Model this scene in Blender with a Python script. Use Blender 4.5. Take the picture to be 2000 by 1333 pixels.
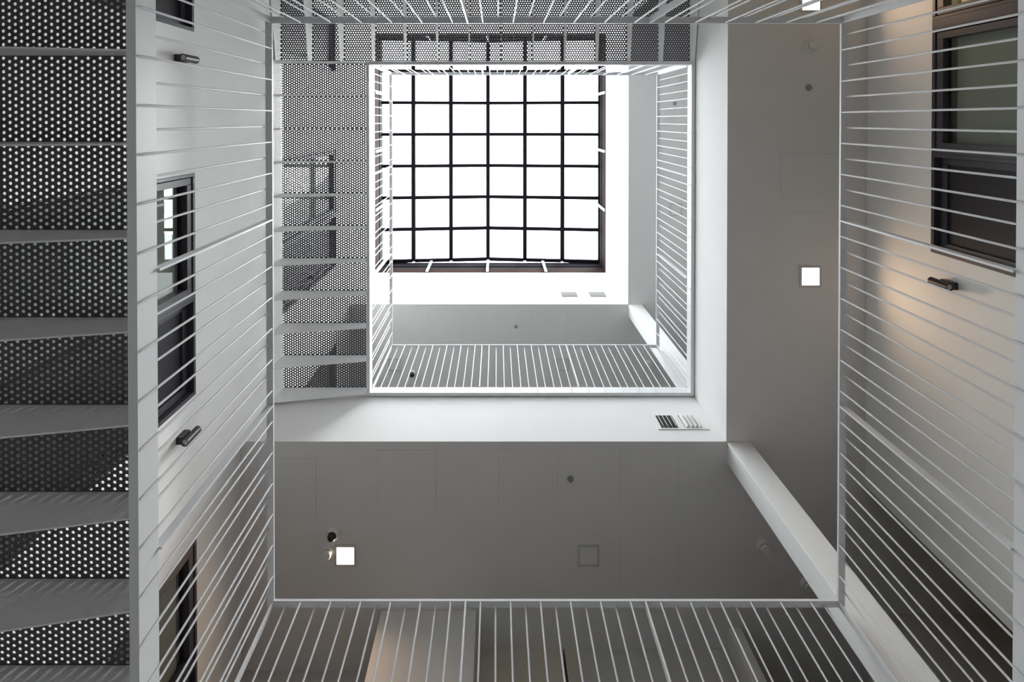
import bpy, bmesh, math
from mathutils import Vector, Matrix

for o in list(bpy.data.objects):
    bpy.data.objects.remove(o, do_unlink=True)
S = bpy.context.scene
C = S.collection

# ------------------------------------------------------------------ camera
EYE = 1.61                      # eye height above the lobby floor; heights below are "above the eye"
def Z(h): return h + EYE
TILT = 0.0077
FPX = 944.0
cam_d = bpy.data.cameras.new('camera')
cam_d.sensor_fit = 'HORIZONTAL'
cam_d.sensor_width = 36.0
cam_d.lens = 36.0 * FPX / 2000.0
cam_d.shift_x = (1000 - 970) / 2000.0
cam_d.shift_y = -(666.5 - (235 + FPX * math.tan(TILT))) / 2000.0
cam_d.clip_start = 0.02
cam_d.clip_end = 200
cam = bpy.data.objects.new('camera', cam_d)
cam.location = (0, 0, EYE)
cam.rotation_euler = (math.pi - TILT, 0, 0)
C.objects.link(cam)
S.camera = cam

# ------------------------------------------------------------------ world, light, exposure
w = bpy.data.worlds.new('overcast_sky')
S.world = w
w.use_nodes = True
bgn = w.node_tree.nodes['Background']
bgn.inputs[0].default_value = (0.93, 0.965, 1.0, 1)
bgn.inputs[1].default_value = 1.0
S.view_settings.view_transform = 'Standard'
S.view_settings.look = 'None'
S.view_settings.gamma = 1.0
S.view_settings.use_curve_mapping = False
S.view_settings.exposure = 3.3

# sun behind thick haze: weak and very soft, slanting in from the right over the roof edge
sun_d = bpy.data.lights.new('hazy_sun', 'SUN')
sun_d.energy = 1.5
sun_d.angle = math.radians(34)
sun_d.color = (1.0, 0.98, 0.95)
sun = bpy.data.objects.new('hazy_sun', sun_d)
sun.rotation_euler = Vector((-0.52, 0.10, -0.85)).to_track_quat('-Z', 'Y').to_euler()
sun.location = (6, 0, 18)
C.objects.link(sun)

pl = bpy.data.lights.new('skylight_portal', 'AREA')
pl.shape = 'RECTANGLE'; pl.size = 5.3; pl.size_y = 5.3
pl.cycles.is_portal = True
po = bpy.data.objects.new('skylight_portal', pl)
po.location = (-0.21, 0.73, Z(11.58))
C.objects.link(po)

# ------------------------------------------------------------------ materials
def mat(name, col, rough=0.5, metal=0.0, spec=0.5, bump=0.0, bscale=60.0, var=0.0, vscale=3.0):
    m = bpy.data.materials.new(name); m.use_nodes = True
    nt = m.node_tree; p = nt.nodes['Principled BSDF']
    p.inputs['Base Color'].default_value = (*col, 1)
    p.inputs['Roughness'].default_value = rough
    p.inputs['Metallic'].default_value = metal
    p.inputs['Specular IOR Level'].default_value = spec
    tc = nt.nodes.new('ShaderNodeTexCoord')
    if var > 0:
        n = nt.nodes.new('ShaderNodeTexNoise'); n.inputs['Scale'].default_value = vscale
        n.inputs['Detail'].default_value = 4
        nt.links.new(tc.outputs['Object'], n.inputs['Vector'])
        r = nt.nodes.new('ShaderNodeValToRGB')
        r.color_ramp.elements[0].position = 0.3; r.color_ramp.elements[1].position = 0.7
        r.color_ramp.elements[0].color = (*[c * (1 - var) for c in col], 1)
        r.color_ramp.elements[1].color = (*[min(1, c * (1 + var)) for c in col], 1)
        nt.links.new(n.outputs['Fac'], r.inputs['Fac'])
        nt.links.new(r.outputs['Color'], p.inputs['Base Color'])
    if bump > 0:
        n2 = nt.nodes.new('ShaderNodeTexNoise'); n2.inputs['Scale'].default_value = bscale
        nt.links.new(tc.outputs['Object'], n2.inputs['Vector'])
        b = nt.nodes.new('ShaderNodeBump'); b.inputs['Strength'].default_value = bump
        b.inputs['Distance'].default_value = 0.004
        nt.links.new(n2.outputs['Fac'], b.inputs['Height'])
        nt.links.new(b.outputs['Normal'], p.inputs['Normal'])
    return m

def emis(name, col, s):
    m = bpy.data.materials.new(name); m.use_nodes = True
    nt = m.node_tree; nt.nodes.clear()
    e = nt.nodes.new('ShaderNodeEmission'); e.inputs[0].default_value = (*col, 1); e.inputs[1].default_value = s
    o = nt.nodes.new('ShaderNodeOutputMaterial'); nt.links.new(e.outputs[0], o.inputs[0])
    return m

def glass(name, tint, refl=1.5, extra=0.0):
    m = bpy.data.materials.new(name); m.use_nodes = True
    nt = m.node_tree; nt.nodes.clear()
    t = nt.nodes.new('ShaderNodeBsdfTransparent'); t.inputs[0].default_value = (*tint, 1)
    g = nt.nodes.new('ShaderNodeBsdfGlossy'); g.inputs['Roughness'].default_value = 0.01
    f = nt.nodes.new('ShaderNodeFresnel')
    # thin pane: the back face reflects like the front face
    ge = nt.nodes.new('ShaderNodeNewGeometry'); mx = nt.nodes.new('ShaderNodeMix')
    mx.inputs[2].default_value = refl; mx.inputs[3].default_value = 1.0/refl
    nt.links.new(ge.outputs['Backfacing'], mx.inputs[0]); nt.links.new(mx.outputs[0], f.inputs[0])
    x = nt.nodes.new('ShaderNodeMixShader'); o = nt.nodes.new('ShaderNodeOutputMaterial')
    nt.links.new(f.outputs[0], x.inputs[0]); nt.links.new(t.outputs[0], x.inputs[1])
    nt.links.new(g.outputs[0], x.inputs[2]); nt.links.new(x.outputs[0], o.inputs[0])
    return m

M = dict(
    plaster=mat('white_plaster', (0.88, 0.88, 0.875), 0.85, spec=0.25, bump=0.06, bscale=90, var=0.012),
    soffit=mat('ceiling_paint', (0.82, 0.802, 0.798), 0.9, spec=0.2, bump=0.05, bscale=120, var=0.012),
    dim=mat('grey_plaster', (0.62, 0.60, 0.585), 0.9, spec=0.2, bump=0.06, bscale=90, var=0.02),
    beige=mat('beige_plaster', (0.66, 0.61, 0.52), 0.9, spec=0.2, bump=0.06, bscale=90, var=0.02),
    floor=mat('terrazzo_floor', (0.66, 0.65, 0.64), 0.45, bump=0.0, var=0.10, vscale=40),
    carpet=mat('gallery_carpet', (0.25, 0.245, 0.24), 0.95, spec=0.1, bump=0.3, bscale=300, var=0.15, vscale=60),
    steel=mat('white_painted_steel', (0.78, 0.78, 0.80), 0.4, spec=0.4, bump=0.02, bscale=200),
    beam=mat('grey_painted_steel', (0.80, 0.795, 0.80), 0.5, spec=0.35, bump=0.03, bscale=150, var=0.02),
    deck=mat('dark_perforated_steel', (0.09, 0.086, 0.094), 0.55, spec=0.35, bump=0.02, bscale=200),
    bronze=mat('dark_bronze_frame', (0.010, 0.008, 0.011), 0.8, spec=0.05),
    brown=mat('brown_sill_frame', (0.030, 0.013, 0.009), 0.85, spec=0.04, var=0.1),
    frame=mat('charcoal_window_frame', (0.055, 0.053, 0.068), 0.45, spec=0.4, bump=0.02, bscale=200),
    black=mat('black_metal', (0.022, 0.02, 0.022), 0.4, spec=0.5),
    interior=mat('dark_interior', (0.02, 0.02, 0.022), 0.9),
    shade=mat('roller_shade_cloth', (0.33, 0.335, 0.315), 0.9, bump=0.1, bscale=400),
    doorleaf=mat('dark_door_leaf', (0.026, 0.025, 0.032), 0.5, spec=0.25),
    reddoor=mat('dark_red_door', (0.10, 0.035, 0.028), 0.5, spec=0.4),
    white=mat('white_plastic', (0.82, 0.81, 0.79), 0.4),
    greyplastic=mat('grey_plastic', (0.38, 0.37, 0.36), 0.5),
    trimgrey=mat('grey_lamp_trim', (0.62, 0.61, 0.63), 0.5),
    lensoff=mat('frosted_lens', (0.82, 0.805, 0.79), 0.5),
    lensgrey=mat('grey_lens', (0.45, 0.43, 0.41), 0.3),
    dome=mat('black_dome', (0.012, 0.01, 0.01), 0.08, spec=0.6),
    lit=emis('lit_lens', (1.0, 0.86, 0.68), 0.5),
    litroom=emis('room_glow', (1.0, 0.72, 0.36), 0.05),
    sky_glass=glass('skylight_glass', (0.96, 0.98, 0.98), 1.25),
    win_glass=glass('window_glass', (0.90, 0.925, 0.905), 1.5),
)

# ------------------------------------------------------------------ mesh helpers
def bbox(bm, x0, x1, y0, y1, z0, z1):
    v = [bm.verts.new(p) for p in ((x0,y0,z0),(x1,y0,z0),(x1,y1,z0),(x0,y1,z0),(x0,y0,z1),(x1,y0,z1),(x1,y1,z1),(x0,y1,z1))]
    for f in ((3,2,1,0),(4,5,6,7),(0,1,5,4),(1,2,6,5),(2,3,7,6),(3,0,4,7)):
        bm.faces.new([v[i] for i in f])

def prism(bm, pts, axis, a0, a1):
    """extrude a 2D outline along an axis ('x','y','z')"""
    def P(u, v, a):
        return {'z': (u, v, a), 'y': (u, a, v), 'x': (a, u, v)}[axis]
    lo = [bm.verts.new(P(u, v, a0)) for u, v in pts]
    hi = [bm.verts.new(P(u, v, a1)) for u, v in pts]
    n = len(pts)
    bm.faces.new(lo[::-1]); bm.faces.new(hi)
    for i in range(n):
        bm.faces.new((lo[i], lo[(i+1) % n], hi[(i+1) % n], hi[i]))

def lathe(bm, prof, n=24):
    """profile of (radius, z) turned about z"""
    rings = []
    for r, z in prof:
        if r < 1e-6:
            rings.append([bm.verts.new((0, 0, z))])
        else:
            rings.append([bm.verts.new((r*math.cos(2*math.pi*i/n), r*math.sin(2*math.pi*i/n), z)) for i in range(n)])
    for a, b in zip(rings, rings[1:]):
        for i in range(n):
            j = (i+1) % n
            q = [a[i % len(a)], a[j % len(a)], b[j % len(b)], b[i % len(b)]]
            u = []
            for t in q:
                if t not in u: u.append(t)
            if len(u) >= 3: bm.faces.new(u)

def finish(bm, name, m, smooth=False, bevel=0.0):
    if bevel > 0:
        bmesh.ops.bevel(bm, geom=bm.edges[:], offset=bevel, segments=1, affect='EDGES')
    bmesh.ops.recalc_face_normals(bm, faces=bm.faces)
    me = bpy.data.meshes.new(name); bm.to_mesh(me); bm.free()
    me.materials.append(M[m])
    if smooth:
        for p in me.polygons: p.use_smooth = True
        me.set_sharp_from_angle(angle=math.radians(40))
    return me

def place(name, me, parent=None, loc=(0, 0, 0), rot=(0, 0, 0)):
    o = bpy.data.objects.new(name, me); C.objects.link(o)
    o.location = loc; o.rotation_euler = rot
    if parent: o.parent = parent
    return o

def boxes(name, m, lst, parent=None, loc=(0, 0, 0), bevel=0.0):
    bm = bmesh.new()
    for b in lst: bbox(bm, *b)
    return place(name, finish(bm, name, m, bevel=bevel), parent, loc)

def tag(o, label, cat, group=None):
    o['label'] = label; o['category'] = cat
    if group: o['group'] = group
    return o

def thing(name, loc, label, cat, group=None):
    o = bpy.data.objects.new(name, None); C.objects.link(o); o.location = loc
    o.empty_display_size = 0.1
    return tag(o, label, cat, group)

def struct(o, label=None):
    o['kind'] = 'structure'
    if label: o['label'] = label
    return o

def sroot(name, loc, label):
    o = bpy.data.objects.new(name, None); C.objects.link(o); o.location = loc
    return struct(o, label)

# ------------------------------------------------------------------ main dimensions (metres, h above the eye)
FF = 3.85                                   # storey height
XL, XR, YT, YB = -1.570, 2.401, -0.685, 3.375   # inner faces of the edge channels round the well
SX, SY = 2.45, 3.43                         # slab edge faces
WL, WR, WT = -2.735, 3.936, -1.93           # wall faces: left, right, far (image top)
DECK1 = 2.26
SOF2, SOFR = 5.13, 8.98
CURB = 10.84
XE, YS, YN = 7.6, 7.4, -4.4                 # outer limits of the building

# ------------------------------------------------------------------ setting: floor, ceilings (slabs), walls
struct(boxes('floor', 'floor', [(WL-0.3, XE+0.2, YN-0.2, YS+0.2, -0.2, 0.0)]), 'pale speckled lobby floor at the foot of the light well')

def slab(h0, h1, label):
    bm = bmesh.new()
    prism(bm, [(WL, SY), (SX, SY), (SX, YN), (XE, YN), (XE, YS), (WL, YS)], 'z', Z(h0), Z(h1))
    return struct(place('ceiling', finish(bm, 'ceiling', 'soffit')), label)

slabs = [slab(SOF2-FF, DECK1-0.01, 'white slab and soffit of the lowest gallery'),
         slab(SOF2, DECK1+FF-0.01, 'grey soffit and white slab edge under the upper gallery'),
         slab(SOFR, SOFR+0.3, 'pale grey soffit under the roof')]

# unseen dark carpet on both gallery floors, added to cut bounce onto the soffits
for hh, lab in ((DECK1-0.01, 'unseen grey carpet of the lower gallery, added to cut bounce light'), (DECK1+FF-0.01, 'unseen grey carpet of the upper gallery, added to cut bounce light')):
    bm = bmesh.new()
    e = 0.03
    prism(bm, [(WL, SY+e), (SX+e, SY+e), (SX+e, YN), (XE, YN), (XE, YS), (WL, YS)], 'z', Z(hh), Z(hh+0.006))
    struct(place('floor', finish(bm, 'floor', 'carpet')), lab)

def wall_y(name, x0, x1, y0, y1, h0, h1, m, label, openings=()):
    """wall running along y with rectangular openings (y0,y1,h0,h1)"""
    ys = sorted({y0, y1, *[o[0] for o in openings], *[o[1] for o in openings]})
    zs = sorted({h0, h1, *[o[2] for o in openings], *[o[3] for o in openings]})
    bm = bmesh.new()
    for a, b in zip(ys, ys[1:]):
        run = None
        for c, d in zip(zs, zs[1:]):
            solid = not any(o[0] <= (a+b)/2 <= o[1] and o[2] <= (c+d)/2 <= o[3] for o in openings)
            if solid: run = (run[0], d) if run else (c, d)
            if run and (not solid or d == zs[-1]):
                bbox(bm, x0, x1, a, b, Z(run[0]), Z(run[1])); run = None
    return struct(place(name, finish(bm, name, m)), label)

UT = 2.11                                    # unit head above deck
DL = [DECK1, DECK1 + FF]
left_units = [(-1.70, -0.80), (0.477, 2.487), (3.80, 5.81)]
ops = [(a, b, d, d + UT) for d in DL for a, b in left_units]
wall_y('wall_left', WL-0.25, WL, YN, YS, -EYE, CURB, 'plaster', 'white plaster wall on the left with dark window and door units', ops)
right_unit = (-0.80, 1.192)
lit_unit = (-2.9, -0.90)
wall_y('wall_right', WR, WR+0.25, YN, 3.908, -EYE, SOF2-FF, 'plaster', 'lobby wall below the right gallery')
wall_y('wall_right', WR, WR+0.25, YN, 3.908, DECK1-0.01, SOF2, 'plaster', 'warm lit plaster wall on the right behind the railing',
       [(lit_unit[0], right_unit[1], DECK1-0.01, DECK1+UT)])
wall_y('wall_right', WR, WR+0.25, YN, 3.908, DECK1+FF-0.01, SOFR, 'plaster', 'upper gallery wall on the right')
struct(boxes('wall_far', 'plaster', [(WL, SX, WT-0.25, WT, 0, Z(CURB))]), 'white wall behind the far walkway')
struct(boxes('wall_light_stop_end', 'plaster', [(SX-0.2, XE+0.2, YN-0.2, YN, 0, Z(SOFR+0.3))]), 'unseen end wall of the right corridor, added to keep sky light out')  # out of view; added, and widened to stop sky light leaking in
struct(boxes('wall_light_stop_side', 'plaster', [(SX-0.2, SX, YN, WT-0.25, 0, Z(SOFR+0.3))]), 'unseen wall beyond the far walkway, added to block a light leak')  # unseen wall added to block the light leak behind the far wall
struct(boxes('wall_light_stop_east', 'plaster', [(XE, XE+0.2, YN, YS, 0, Z(SOFR+0.3))]), 'unseen outer wall beyond the right recess, added to keep sky light out')  # unseen, added to close this side against stray sky light
struct(boxes('wall_light_stop_south', 'plaster', [(WL-0.25, XE+0.2, YS, YS+0.2, 0, Z(SOFR+0.3))]), 'unseen outer wall beyond the near corridor, added to keep sky light out')  # also added out of view so no sky light leaks in
# roof shaft above the soffit: two white curb walls (the left and far walls run up unbroken)
struct(boxes('wall_curb_right', 'plaster', [(SX, SX+0.25, WT-0.25, SY+0.25, Z(SOFR+0.3), Z(CURB))]), 'bright white curb wall right of the skylight')
struct(boxes('wall_curb_near', 'plaster', [(WL-0.25, SX, SY, SY+0.25, Z(SOFR+0.3), Z(CURB))]), 'bright white curb wall below the skylight with two vents')

# near corridor of the first gallery
h0, h1 = DECK1-0.01, SOF2
struct(boxes('wall_block', 'soffit', [(-1.235, -0.219, 5.25, 5.9, Z(h0), Z(h1))]), 'protruding pale wall block beyond the near railing')
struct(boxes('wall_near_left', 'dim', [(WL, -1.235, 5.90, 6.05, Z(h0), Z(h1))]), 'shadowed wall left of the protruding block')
struct(boxes('wall_near_beige', 'beige', [(-0.219, 0.70, 5.66, 5.9, Z(h0), Z(h1)), (0.725, 0.84, 5.66, 5.9, Z(h0), Z(h1)), (0.70, 0.725, 5.80, 5.9, Z(h0), Z(h1))]), 'beige wall with a narrow dark gap right of the block')
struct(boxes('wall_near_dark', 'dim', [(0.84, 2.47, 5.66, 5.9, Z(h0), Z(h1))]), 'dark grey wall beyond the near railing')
struct(boxes('wall_near_pier', 'soffit', [(2.47, 2.615, 5.44, 5.9, Z(h0), Z(h1))]), 'narrow pale pier at the end of the dark wall')
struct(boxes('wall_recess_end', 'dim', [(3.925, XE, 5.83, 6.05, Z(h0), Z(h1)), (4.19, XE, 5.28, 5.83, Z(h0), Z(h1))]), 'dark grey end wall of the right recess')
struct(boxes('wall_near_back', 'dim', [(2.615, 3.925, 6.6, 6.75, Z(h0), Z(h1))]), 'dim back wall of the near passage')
d = sroot('door_1', (1.9, 5.655, Z(DECK1)), 'dark red door in the wall beyond the near railing')
boxes('door_leaf', 'reddoor', [(-0.02, 0.55, -0.03, 0.0, 0, 2.1)], d)
boxes('door_frame', 'black', [(-0.06, -0.02, -0.04, 0.0, 0, 2.14), (-0.02, 0.55, -0.04, 0.0, 2.1, 2.14)], d)

# access panels set in the two visible soffits
apm = bmesh.new(); bbox(apm, -0.31, 0.31, -0.31, 0.31, -0.004, 0); ap = finish(apm, 'access_panel', 'soffit')
apm = bmesh.new()
for b in ((-0.314, 0.314, -0.314, -0.31), (-0.314, 0.314, 0.31, 0.314), (-0.314, -0.31, -0.31, 0.31), (0.31, 0.314, -0.31, 0.31)):
    bbox(apm, *b, -0.001, 0)
apg = finish(apm, 'shadow_gap', 'trimgrey')
for sl, hs in ((slabs[1], SOF2), (slabs[2], SOFR)):
    for x, y in ((-2.24, 3.92), (-0.96, 3.83), (0.335, 3.83), (1.63, 3.83), (3.33, 0.67), (1.63, 4.70)):
        place('access_panel', ap, sl, (x, y, Z(hs))); place('shadow_gap', apg, sl, (x, y, Z(hs)))

# ------------------------------------------------------------------ window and door units
wn = [0]; dn = [1]
def bars(name, m, y0, y1, z0, z1, wdt, xa, xb, parent, wtop=None):
    wt = wtop or wdt
    return boxes(name, m, [(xa, xb, y0, y0+wdt, z0, z1), (xa, xb, y1-wdt, y1, z0, z1),
                           (xa, xb, y0+wdt, y1-wdt, z1-wt, z1), (xa, xb, y0+wdt, y1-wdt, z0, z0+wdt)], parent, bevel=0.003)

def window(xw, f, y0, y1, zb, zt, label, lit=False):
    """f = +1 when the wall faces +x"""
    wn[0] += 1
    r = sroot('window_%d' % wn[0], (xw, (y0+y1)/2, zb), label)
    L = (y1-y0)/2; H = zt-zb
    X = lambda a, b: (min(-f*a, -f*b), max(-f*a, -f*b))
    bars('window_frame', 'frame', -L, L, 0, H, 0.032, *X(-0.006, 0.14), r)
    sash = bars('sash', 'frame', -L+0.038, L-0.038, 0.038, H-0.038, 0.062, *X(0.004, 0.08), r)
    boxes('glass_pane', 'win_glass', [(*X(0.05, 0.056), -L+0.09, L-0.09, 0.09, H-0.09)], sash)
    if lit:
        boxes('room_glow_sheet', 'litroom', [(*X(0.23, 0.24), -L+0.03, L-0.03, 0.03, H-0.03)], r)  # emissive sheet: the glow of the lit room is put into the material
    else:
        boxes('roller_shade', 'shade', [(*X(0.085, 0.089), -L+0.04, L-0.04, 0.04, H-0.15)], r)
        boxes('dark_room_sheet', 'interior', [(*X(0.23, 0.24), -L, L, 0, H)], r)  # near-black sheet, its colour stands in for the dark room behind
    return r

def door(xw, f, y0, y1, zb, zt, label):
    dn[0] += 1
    r = sroot('door_%d' % dn[0], (xw, (y0+y1)/2, zb), label)
    L = (y1-y0)/2; H = zt-zb
    X = lambda a, b: (min(-f*a, -f*b), max(-f*a, -f*b))
    bars('door_frame', 'frame', -L, L, 0, H, 0.032, *X(-0.006, 0.14), r)
    lf = bars('door_leaf', 'frame', -L+0.036, L-0.036, 0.01, H-0.036, 0.06, *X(0.05, 0.1), r)
    boxes('door_panel', 'doorleaf', [(*X(0.07, 0.085), -L+0.09, L-0.09, 0.06, H-0.09)], lf)
    boxes('handle', 'black', [(*X(-0.05, -0.03), L-0.16, L-0.14, 0.95, 1.15), (*X(-0.03, 0.05), L-0.16, L-0.14, 1.0, 1.02), (*X(-0.03, 0.05), L-0.16, L-0.14, 1.08, 1.10)], lf)
    boxes('dark_room_sheet', 'interior', [(*X(0.23, 0.24), -L, L, 0, H)], r)  # same near-black stand-in for the darkness behind the door
    return r

for k, d in enumerate(DL):
    lv = ('lower', 'upper')[k]
    zb, zt = Z(d), Z(d+UT)
    door(WL, 1, -1.70, -0.80, zb, zt, 'dark door at the far end of the left %s gallery wall' % lv)
    window(WL, 1, 0.477, 1.60, zb, zt, 'charcoal framed window with green shade, middle of the left %s wall' % lv)
    door(WL, 1, 1.60, 2.487, zb, zt, 'dark door beside the middle window of the left %s wall' % lv)
    window(WL, 1, 3.80, 4.92, zb, zt, 'charcoal framed window nearest the lower edge, left %s wall' % lv)
    door(WL, 1, 4.92, 5.81, zb, zt, 'dark door beside the near window of the left %s wall' % lv)
zb, zt = Z(DECK1), Z(DECK1+UT)
window(WR, -1, right_unit[0]-0.02, 0.30, zb, zt, 'black framed window with grey shade on the right wall')
door(WR, -1, 0.30, 1.192, zb, zt, 'black door below the shaded window on the right wall')
window(WR, -1, lit_unit[0], right_unit[0]-0.10, zb, zt, 'brown framed window with warm lit room, top right corner', lit=True)
struct(boxes('trim_1', 'frame', [(WR-0.004, WR+0.2, right_unit[0]-0.10, right_unit[0]-0.02, zb, zt)]), 'dark mullion between the lit and the shaded window')

# ------------------------------------------------------------------ column at the near right corner of the well
for a, b, lab in ((-EYE, SOF2-FF, 'white square column standing on the lobby floor'),
                  (DECK1-0.01, SOF2, 'white square column behind the corner of the lower railing'),
                  (DECK1+FF-0.01, SOFR, 'white square column behind the corner of the upper railing')):
    bm = bmesh.new(); bbox(bm, 0, 0.25, 0, 0.225, 0, b-a)
    tag(place('column', finish(bm, 'column', 'plaster', bevel=0.004), None, (2.458, 3.435, Z(a))), lab, 'column', 'white columns at the well corner')

# ------------------------------------------------------------------ perforated walkways
PITCH = 0.4113/13
COL = PITCH*0.8660254
NCOL = 39
PW = NCOL*COL
def perforated_mesh():
    bm = bmesh.new()
    R = 0.0081; T = 0.0015; n = 12
    ang = [2*math.pi*(i+0.5)/n for i in range(n)]
    def cell(cx, cy):
        rings = {}
        for z in (-T, T):
            inn = [bm.verts.new((cx+R*math.cos(a), cy+R*math.sin(a), z)) for a in ang]
            out = []
            for a in ang:
                c, s = math.cos(a), math.sin(a)
                k = min(COL/2/abs(c) if abs(c) > 1e-9 else 9, PITCH/2/abs(s) if abs(s) > 1e-9 else 9)
                out.append(bm.verts.new((cx+k*c, cy+k*s, z)))
            rings[z] = (inn, out)
            for i in range(n):
                j = (i+1) % n
                bm.faces.new((inn[i], out[i], out[j], inn[j]) if z > 0 else (inn[i], inn[j], out[j], out[i]))
            for sx in (-1, 1):
                for sy in (-1, 1):
                    # corner filler triangle
                    best = [i for i in range(n) if math.cos(ang[i])*sx > 0 and math.cos(ang[i])*sx*PITCH/2 >= 0]
                    ps = [i for i in range(n) if math.cos(ang[i])*sx > 1e-6 and math.sin(ang[i])*sy > 1e-6]
                    side = [i for i in ps if abs(abs(out[i].co.x-cx)-COL/2) < 1e-6]
                    topp = [i for i in ps if abs(abs(out[i].co.y-cy)-PITCH/2) < 1e-6]
                    if side and topp:
                        a = max(side, key=lambda i: abs(out[i].co.y-cy)); b = max(topp, key=lambda i: abs(out[i].co.x-cx))
                        if a != b:
                            v = bm.verts.new((cx+sx*COL/2, cy+sy*PITCH/2, z))
                            q = (out[a], v, out[b])
                            bm.faces.new(q if (sx*sy > 0) == (z > 0) else q[::-1])
        a, b = rings[-T][0], rings[T][0]
        for i in range(n):
            j = (i+1) % n
            bm.faces.new((a[j], a[i], b[i], b[j]))
    L = 13*PITCH
    for c in range(NCOL):
        cx = -PW/2+(c+0.5)*COL
        if c % 2 == 0:
            for r in range(13): cell(cx, -L/2+(r+0.5)*PITCH)
        else:
            for r in range(12): cell(cx, -L/2+(r+1)*PITCH)
            bbox(bm, cx-COL/2, cx+COL/2, -L/2, -L/2+PITCH/2, -T, T)
            bbox(bm, cx-COL/2, cx+COL/2, L/2-PITCH/2, L/2, -T, T)
    me = bpy.data.meshes.new('perforated_panel'); bm.to_mesh(me); bm.free(); me.materials.append(M['deck'])
    return me
PERF = perforated_mesh()

def rib_mesh(d_in, d_out, ln):
    """tapered bracket plate; local u from the well edge (0) to the wall (ln), along -x"""
    bm = bmesh.new()
    prism(bm, [(0, 0), (-ln, 0), (-ln, -d_out), (0, -d_in)], 'y', -0.004, 0.004)
    return finish(bm, 'bracket', 'beam')
RIB = rib_mesh(0.150, 0.335, 1.10)

def left_walkway(deck, label):
    x0 = XL-0.042
    r = thing('steel_walkway', (x0, 1.3, Z(deck)), label, 'walkway', 'perforated steel walkways')
    ys = [-0.717+0.4113*k for k in range(11)]
    for i, y in enumerate(ys):
        place('bracket', RIB, r, (0, y-1.3, -0.003))
        if i < len(ys)-1:
            place('perforated_panel', PERF, r, (-0.55, y+0.2057-1.3, 0)).scale = (1.1/PW, 1, 1)
    boxes('wall_ledger', 'beam', [(-1.122, -1.102, ys[0]-1.3, ys[-1]-1.3, -0.335, 0.0)], r)
    return r

def far_walkway(deck, label):
    y0 = YT-0.042
    r = thing('steel_walkway', (0, y0, Z(deck)), label, 'walkway', 'perforated steel walkways')
    p = 0.3973
    xs = [-2.725+p*k for k in range(14)]
    for i, x in enumerate(xs):
        place('bracket', RIB, r, (x, 0, -0.003), (0, 0, math.pi/2))
        if i < len(xs)-1:
            place('perforated_panel', PERF, r, (x+p/2, -0.55, 0), (0, 0, math.pi/2)).scale = (1.1/PW, p/0.4113, 1)
    boxes('wall_ledger', 'beam', [(xs[0], xs[-1], -1.122, -1.102, -0.335, 0.0)], r)
    return r
# brackets of the far walkway run towards -y: local -x turned by +90 degrees points to -y
left_walkway(DL[0], 'perforated steel walkway along the left edge, nearest to the viewer')
far_walkway(DL[0], 'lower far walkway of perforated steel beyond the top edge')
left_walkway(DL[1], 'upper perforated steel walkway left of the skylight')
far_walkway(DL[1], 'upper perforated steel walkway across the top below the skylight')

# ------------------------------------------------------------------ guard railings
RAIL_H = 1.09            # underside of the handrail above deck
RW, RT = 0.046, 0.016
BR = 0.0062
def cyl_mesh(name, r, h, m, n=10):
    bm = bmesh.new(); lathe(bm, [(0, 0), (r*0.3, 0), (r, 0.03), (r, h), (0, h)], n); return finish(bm, name, m, smooth=True)
CH0, CH1 = -0.155, -0.030   # channel bottom and top relative to deck
BAL_F = cyl_mesh('baluster', BR, RAIL_H+0.152, 'steel')
BAL_B = cyl_mesh('baluster', BR, RAIL_H-CH1, 'steel')
bm = bmesh.new(); bbox(bm, -0.006, 0.006, -0.0225, 0.0225, 0, RAIL_H-CH1); POST = finish(bm, 'post', 'steel')

def mitred(bm, a0, a1, o0, o1, z0, z1):
    """bar along local x with 45 degree ends; o0 inner edge, o1 outer edge (outer longer)"""
    e = o1-o0
    prism(bm, [(a0, o0), (a1, o0), (a1+e, o1), (a0-e, o1)], 'z', z0, z1)

def railing(deck, side, posts, a0, a1, label):
    """local frame: x along the rail, y outward from the well; origin at the inner face of the edge channel"""
    rot = {'near': 0, 'left': math.pi/2, 'far': math.pi, 'right': -math.pi/2}[side]
    org = {'near': (0, YB), 'left': (XL, 0), 'far': (0, YT), 'right': (XR, 0)}[side]
    def along(t):   # world coordinate along the side -> local x
        return {'near': t, 'left': t, 'far': -t, 'right': -t}[side]
    r = thing('guard_railing', (org[0], org[1], Z(deck)), label, 'railing', 'white guard railings round the light well')
    r.rotation_euler = (0, 0, rot)
    A, B = sorted((along(a0), along(a1)))
    rin = -0.014
    bm = bmesh.new(); mitred(bm, A-rin, B+rin, rin, rin+RW, RAIL_H, RAIL_H+RT)
    # rin is negative (inside), so the inner edge is shorter at both ends
    place('top_rail', finish(bm, 'top_rail', 'steel'), r)
    bm = bmesh.new(); mitred(bm, A, B, 0, 0.042, CH0, CH1)
    place('edge_channel', finish(bm, 'edge_channel', 'steel'), r)
    ps = sorted(along(p) for p in posts)
    for p in ps: place('post', POST, r, (p, 0.009, CH1))
    def bal(x, k):
        if k % 2: place('baluster', BAL_F, r, (x, -0.0066, -0.152))
        else: place('baluster', BAL_B, r, (x, 0.020, CH1))
    step = (ps[1]-ps[0])/12
    for k in range(1, 12): bal(ps[0]+k*step, k)
    for s, p, lim in ((-1, ps[0], A), (1, ps[1], B)):
        k = 1
        while (p+s*k*step - lim)*s < -0.02:
            bal(p+s*k*step, k); k += 1
    if side in ('near', 'far'):
        for e, q in ((A, 0.006), (B, -0.006)): place('post', POST, r, (e+q, 0.009, CH1))
    return r
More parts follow.
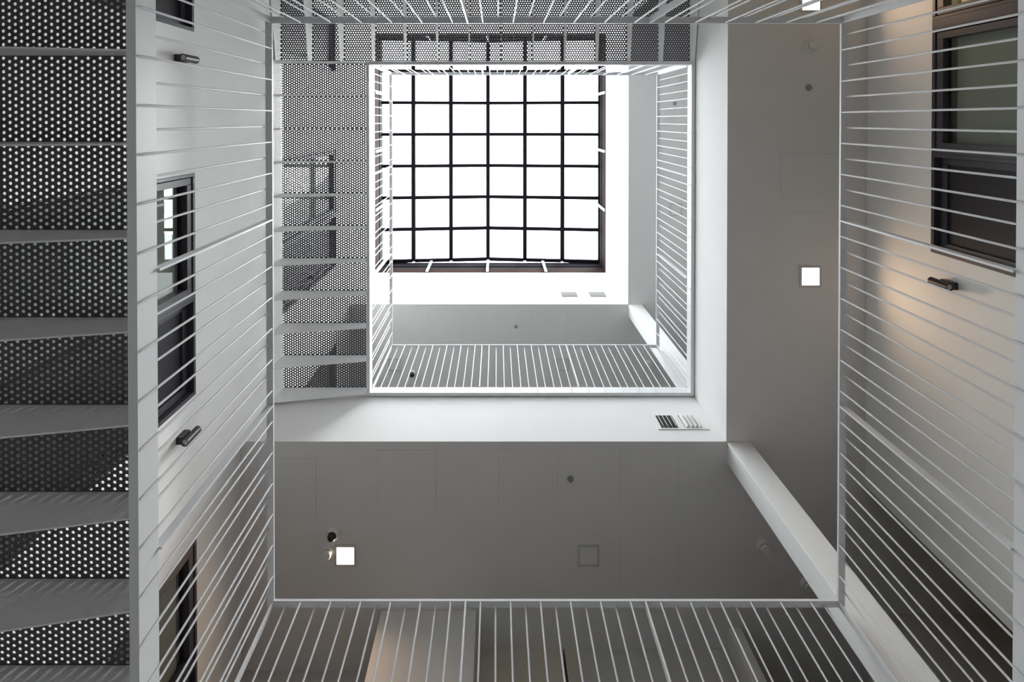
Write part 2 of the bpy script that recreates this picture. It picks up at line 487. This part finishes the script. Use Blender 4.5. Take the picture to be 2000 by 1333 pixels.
for k, d in enumerate(DL):
    lv = ('lower', 'upper')[k]
    railing(d, 'left', (0.692, 1.99), YT, YB, 'white steel railing on the left of the %s gallery' % lv)
    railing(d, 'right', (0.70, 1.995), YT, YB, 'white steel railing on the right of the %s gallery' % lv)
    railing(d, 'near', (-0.217, 1.04), XL, XR, 'white steel railing along the bottom of the %s gallery' % lv)
    railing(d, 'far', (-0.20, 1.06), XL, XR, 'white steel railing along the top of the %s gallery' % lv)

# ------------------------------------------------------------------ skylight
SKX0, SKX1, SKY0, SKY1 = -2.90, 2.48, -1.95, 3.40
EAVE, RISE = 11.62, 0.21
xc = (SKX0+SKX1)/2; hw = (SKX1-SKX0)/2
def roof(x): return EAVE + RISE*(1-abs(x-xc)/hw)
sk = thing('ridge_skylight', (xc, (SKY0+SKY1)/2, Z(CURB)), 'large gridded glass skylight with dark bars over the well', 'skylight')
ox, oy, oz = xc, (SKY0+SKY1)/2, Z(CURB)
def ring(name, m, x0, x1, y0, y1, t, z0, z1):
    bm = bmesh.new()
    for pts in ([(x0, y0), (x1, y0), (x1+t, y0-t), (x0-t, y0-t)], [(x0, y1), (x1, y1), (x1+t, y1+t), (x0-t, y1+t)],
                [(x0, y0), (x0, y1), (x0-t, y1+t), (x0-t, y0-t)], [(x1, y0), (x1, y1), (x1+t, y1+t), (x1+t, y0-t)]):
        prism(bm, [(a-ox, b-oy) for a, b in pts], 'z', z0-CURB, z1-CURB)
    return place(name, finish(bm, name, m), sk)
ring('sill_frame', 'brown', WL, SX, WT, SY, 0.25, CURB, CURB+0.27)
ring('sill_cap', 'bronze', WL-0.01, SX+0.01, WT-0.01, SY+0.01, 0.2, CURB+0.27, CURB+0.43)
ring('clerestory_glass', 'sky_glass', WL-0.06, SX+0.06, WT-0.06, SY+0.06, 0.01, CURB+0.43, CURB+0.51)
ring('eave_beam', 'bronze', WL-0.01, SX+0.01, WT-0.01, SY+0.01, 0.2, CURB+0.51, CURB+0.79)
nx, ny = 6, 7
xs = [SKX0+(SKX1-SKX0)*i/nx for i in range(nx+1)]
ys = [SKY0+(SKY1-SKY0)*j/ny for j in range(ny+1)]
for i, x in enumerate(xs):
    boxes('glazing_bar', 'bronze', [(-0.045, 0.045, SKY0-oy, SKY1-oy, -0.10, 0.02)], sk, (x-ox, 0, roof(x)-CURB))
for j, y in enumerate(ys):
    for i in range(nx):
        a, b = xs[i]+0.032, xs[i+1]-0.032
        bm = bmesh.new()
        za, zb2 = roof(xs[i])-CURB, roof(xs[i+1])-CURB
        prism(bm, [(a-ox, za-0.055), (b-ox, zb2-0.055), (b-ox, zb2+0.015), (a-ox, za+0.015)], 'y', y-oy-0.038, y-oy+0.038)
        place('cross_bar', finish(bm, 'cross_bar', 'bronze'), sk)
for j in range(ny):
    for i in range(nx):
        a, b = xs[i]+0.03, xs[i+1]-0.03
        za, zb2 = roof(xs[i])-CURB, roof(xs[i+1])-CURB
        bm = bmesh.new()
        prism(bm, [(a-ox, za+0.02), (b-ox, zb2+0.02), (b-ox, zb2+0.03), (a-ox, za+0.03)], 'y', ys[j]-oy+0.02, ys[j+1]-oy-0.02)
        place('glass_pane', finish(bm, 'glass_pane', 'sky_glass'), sk)
for y, s in ((SKY0-0.03, 'far'), (SKY1+0.05, 'near')):
    bm = bmesh.new()
    prism(bm, [(SKX0-ox, EAVE-0.07-CURB), (SKX1-ox, EAVE-0.07-CURB), (SKX1-ox, EAVE-CURB), (0, EAVE+RISE-CURB), (SKX0-ox, EAVE-CURB)], 'y', y-oy-0.005, y-oy+0.005)
    place('gable_glass', finish(bm, 'gable_glass', 'sky_glass'), sk)
for x in (-1.57, -0.21, 1.11):
    for yy in (SY-0.03, WT+0.03):
        boxes('curb_post', 'steel', [(x-ox-0.028, x-ox+0.028, yy-oy-0.012, yy-oy+0.012, 0, 0.79)], sk)
for y in (-0.62, 0.70, 2.02):
    for xx in (SX-0.03, WL+0.03):
        boxes('curb_post', 'steel', [(xx-ox-0.012, xx-ox+0.012, y-oy-0.028, y-oy+0.028, 0, 0.79)], sk)

# ------------------------------------------------------------------ ceiling fittings
bm = bmesh.new()
for b in ((-0.115, 0.115, -0.115, -0.093), (-0.115, 0.115, 0.093, 0.115), (-0.115, -0.093, -0.093, 0.093), (0.093, 0.115, -0.093, 0.093)):
    bbox(bm, *b, -0.012, 0)
TRIM = finish(bm, 'trim_frame', 'trimgrey')
bm = bmesh.new(); bbox(bm, -0.093, 0.093, -0.093, 0.093, -0.006, 0); LENS = finish(bm, 'lens', 'lensoff')
LENSL = LENS.copy(); LENSL.materials.clear(); LENSL.materials.append(M['lit'])
def downlight(x, y, h, on, label, power=0.6):
    r = thing('square_downlight', (x, y, Z(h)), label, 'ceiling light', 'square recessed downlights')
    t = place('trim_frame', TRIM, r)
    place('lens', LENSL if on else LENS, t)
    if on:
        l = bpy.data.lights.new('downlight_lamp', 'AREA'); l.shape = 'SQUARE'; l.size = 0.17
        l.energy = power; l.color = (1.0, 0.68, 0.42); l.spread = math.radians(158)
        o = bpy.data.objects.new('downlight_lamp', l); C.objects.link(o); o.parent = r; o.location = (0, 0, -0.015)
downlight(3.334, 1.662, SOF2, True, 'lit square downlight in the right soffit')
downlight(-1.614, 4.651, SOF2, True, 'lit square downlight in the near soffit beside the dome camera')
downlight(3.325, -1.258, SOF2, True, 'lit square downlight at the top edge of the right soffit')
downlight(0.98, 4.651, SOF2, False, 'unlit square downlight in the middle of the near soffit')
downlight(3.334, 1.662, SOFR, False, 'unlit square downlight under the roof on the right')
downlight(-1.9, 4.55, SOFR, False, 'unlit square downlight under the roof beside the black dome')
downlight(1.23, 4.55, SOFR, False, 'unlit square downlight under the roof, middle of the near side')

def lathe_part(name, m, prof, n=24):
    bm = bmesh.new(); lathe(bm, prof, n); return finish(bm, name, m, smooth=True)
DB = lathe_part('base', 'white', [(0, 0), (0.066, 0), (0.066, -0.018), (0.058, -0.026), (0, -0.026)])
DBODY = lathe_part('body', 'white', [(0, -0.026), (0.05, -0.026), (0.05, -0.062), (0.042, -0.072), (0, -0.072)])
DGAP = lathe_part('vent_ring', 'black', [(0.0505, -0.045), (0.0515, -0.045), (0.0515, -0.050), (0.0505, -0.050)])
def detector(x, y, h, label):
    r = thing('smoke_detector', (x, y, Z(h)), label, 'smoke detector', 'round white ceiling detectors')
    place('base', DB, r); bd = place('body', DBODY, r); place('vent_ring', DGAP, bd)
SPP = lathe_part('escutcheon', 'greyplastic', [(0, 0), (0.036, 0), (0.034, -0.006), (0.014, -0.009), (0, -0.009)])
SPH = lathe_part('sprinkler_head', 'greyplastic', [(0, -0.009), (0.012, -0.009), (0.009, -0.03), (0.02, -0.032), (0.02, -0.035), (0, -0.035)])
def sprinkler(x, y, h, label):
    r = thing('sprinkler', (x, y, Z(h)), label, 'sprinkler', 'small ceiling sprinklers')
    place('escutcheon', SPP, r); place('sprinkler_head', SPH, r)
CB = lathe_part('base', 'white', [(0, 0), (0.062, 0), (0.062, -0.05), (0.055, -0.058), (0, -0.058)])
CD = lathe_part('dome', 'dome', [(0.046, -0.058)] + [(0.046*math.cos(t*math.pi/12), -0.058-0.05*math.sin(t*math.pi/12)) for t in range(1, 6)] + [(0, -0.108)])
def camera_dome(x, y, h, label):
    r = thing('dome_camera', (x, y, Z(h)), label, 'security camera', 'black dome cameras')
    b = place('base', CB, r); place('dome', CD, b)
camera_dome(-1.74, 4.40, SOF2, 'white based security camera with black dome above the lit downlight')
detector(-1.80, 4.60, SOF2, 'white round detector left of the lit near downlight')
sprinkler(0.788, 3.83, SOF2, 'small grey sprinkler in the middle of the near soffit')
sprinkler(0.779, 5.28-0.12, SOF2, 'small grey sprinkler behind the near railing')
sprinkler(3.31, -0.346, SOF2, 'small grey sprinkler in the right soffit')
detector(3.324, -0.793, SOF2, 'round detector at the top of the right soffit')
detector(2.839, 4.54, SOF2, 'white round detector left of the corner column')
detector(3.304, 4.95, SOF2, 'small warm lit detector beside the column foot')
camera_dome(-1.57, 4.72, SOFR, 'black dome camera under the roof behind the upper railing')
detector(2.83, 4.54, SOFR, 'white round detector under the roof near the upper column')
sprinkler(0.36, 3.85, SOFR, 'small sprinkler under the roof below the skylight')
sprinkler(3.31, -0.31, SOFR, 'small sprinkler under the roof on the right')
detector(3.32, -0.75, SOFR, 'round detector under the roof at the upper right')

# ------------------------------------------------------------------ wall sconces
def sconce(xw, f, y, h, label):
    r = thing('wall_sconce', (xw, y, Z(h)), label, 'wall light', 'black cylinder wall lights')
    X = lambda a, b: (min(f*a, f*b), max(f*a, f*b))
    boxes('wall_box', 'black', [(*X(0.0, 0.055), -0.031, 0.031, 0.02, 0.13)], r, bevel=0.002)
    bm = bmesh.new()
    lathe(bm, [(0.026, 0.012), (0.026, 0), (0.033, 0), (0.033, 0.18), (0.026, 0.18), (0.026, 0.168)], 28)
    cb = place('cylinder_body', finish(bm, 'cylinder_body', 'black', smooth=True), r, (f*0.088, 0, 0))
    bm = bmesh.new(); lathe(bm, [(0, 0.008), (0.026, 0.008), (0.026, 0.012), (0, 0.012)], 24)
    lens = finish(bm, 'lens', 'lensgrey')
    place('lens', lens, cb); place('lens', lens, cb, (0, 0, 0.16))
sconce(WL, 1, -0.53, 4.08, 'black cylinder wall light above the left window, near the top')
sconce(WL, 1, 2.74, 4.08, 'black cylinder wall light below the left door')
sconce(WR, -1, 1.42, 4.09, 'black cylinder wall light on the warm right wall')

# ------------------------------------------------------------------ ventilation grilles
def grille(name_loc, wdt, hgt, banks, vertical, label, dark=True):
    x, y, z = name_loc
    r = thing('air_grille', name_loc, label, 'vent', 'white air grilles')
    fr = []
    t = 0.02
    edges = sorted(banks)
    fr.append((0, wdt, -0.008, 0.0, 0, t)); fr.append((0, wdt, -0.008, 0.0, hgt-t, hgt))
    px = 0
    for a, b in edges:
        fr.append((px, a, -0.008, 0.0, t, hgt-t)); px = b
    fr.append((px, wdt, -0.008, 0.0, t, hgt-t))
    ff = boxes('face_frame', 'white', fr, r)
    for q, (a, b) in enumerate(edges):
        boxes('duct_shade_sheet', 'black' if (dark and q == 0) else 'greyplastic', [(a, b, -0.002, -0.0005, t, hgt-t)], r)  # flat sheet, coloured to stand in for shade inside the duct
        if vertical:
            n = 4
            for i in range(n):
                bm = bmesh.new(); bbox(bm, -0.002, 0.002, -0.019, 0.019, t, hgt-t)
                o = place('slat', finish(bm, 'slat', 'white'), ff, (a+(b-a)*(i+0.5)/n, -0.022, 0), (0, 0, math.radians(-30 if q == 0 else 24)))
        else:
            n = 5
            for i in range(n):
                bm = bmesh.new(); bbox(bm, a, b, -0.014, 0.014, -0.0015, 0.0015)
                place('slat', finish(bm, 'slat', 'white'), ff, (0, -0.016, t+(hgt-2*t)*(i+0.5)/n), (math.radians(40), 0, 0))
    return r
grille((1.79, SY, Z(5.325)), 0.57, 0.27, [(0.045, 0.235), (0.305, 0.50)], True, 'white two bank grille with dark gaps on the lower slab edge')
grille((1.24, SY, Z(9.20+0.11)), 0.37, 0.30, [(0.03, 0.34)], False, 'left of two white slatted grilles on the bright curb wall', dark=False)
grille((1.79, SY, Z(9.20+0.11)), 0.37, 0.30, [(0.03, 0.34)], False, 'right of two white slatted grilles on the bright curb wall', dark=False)
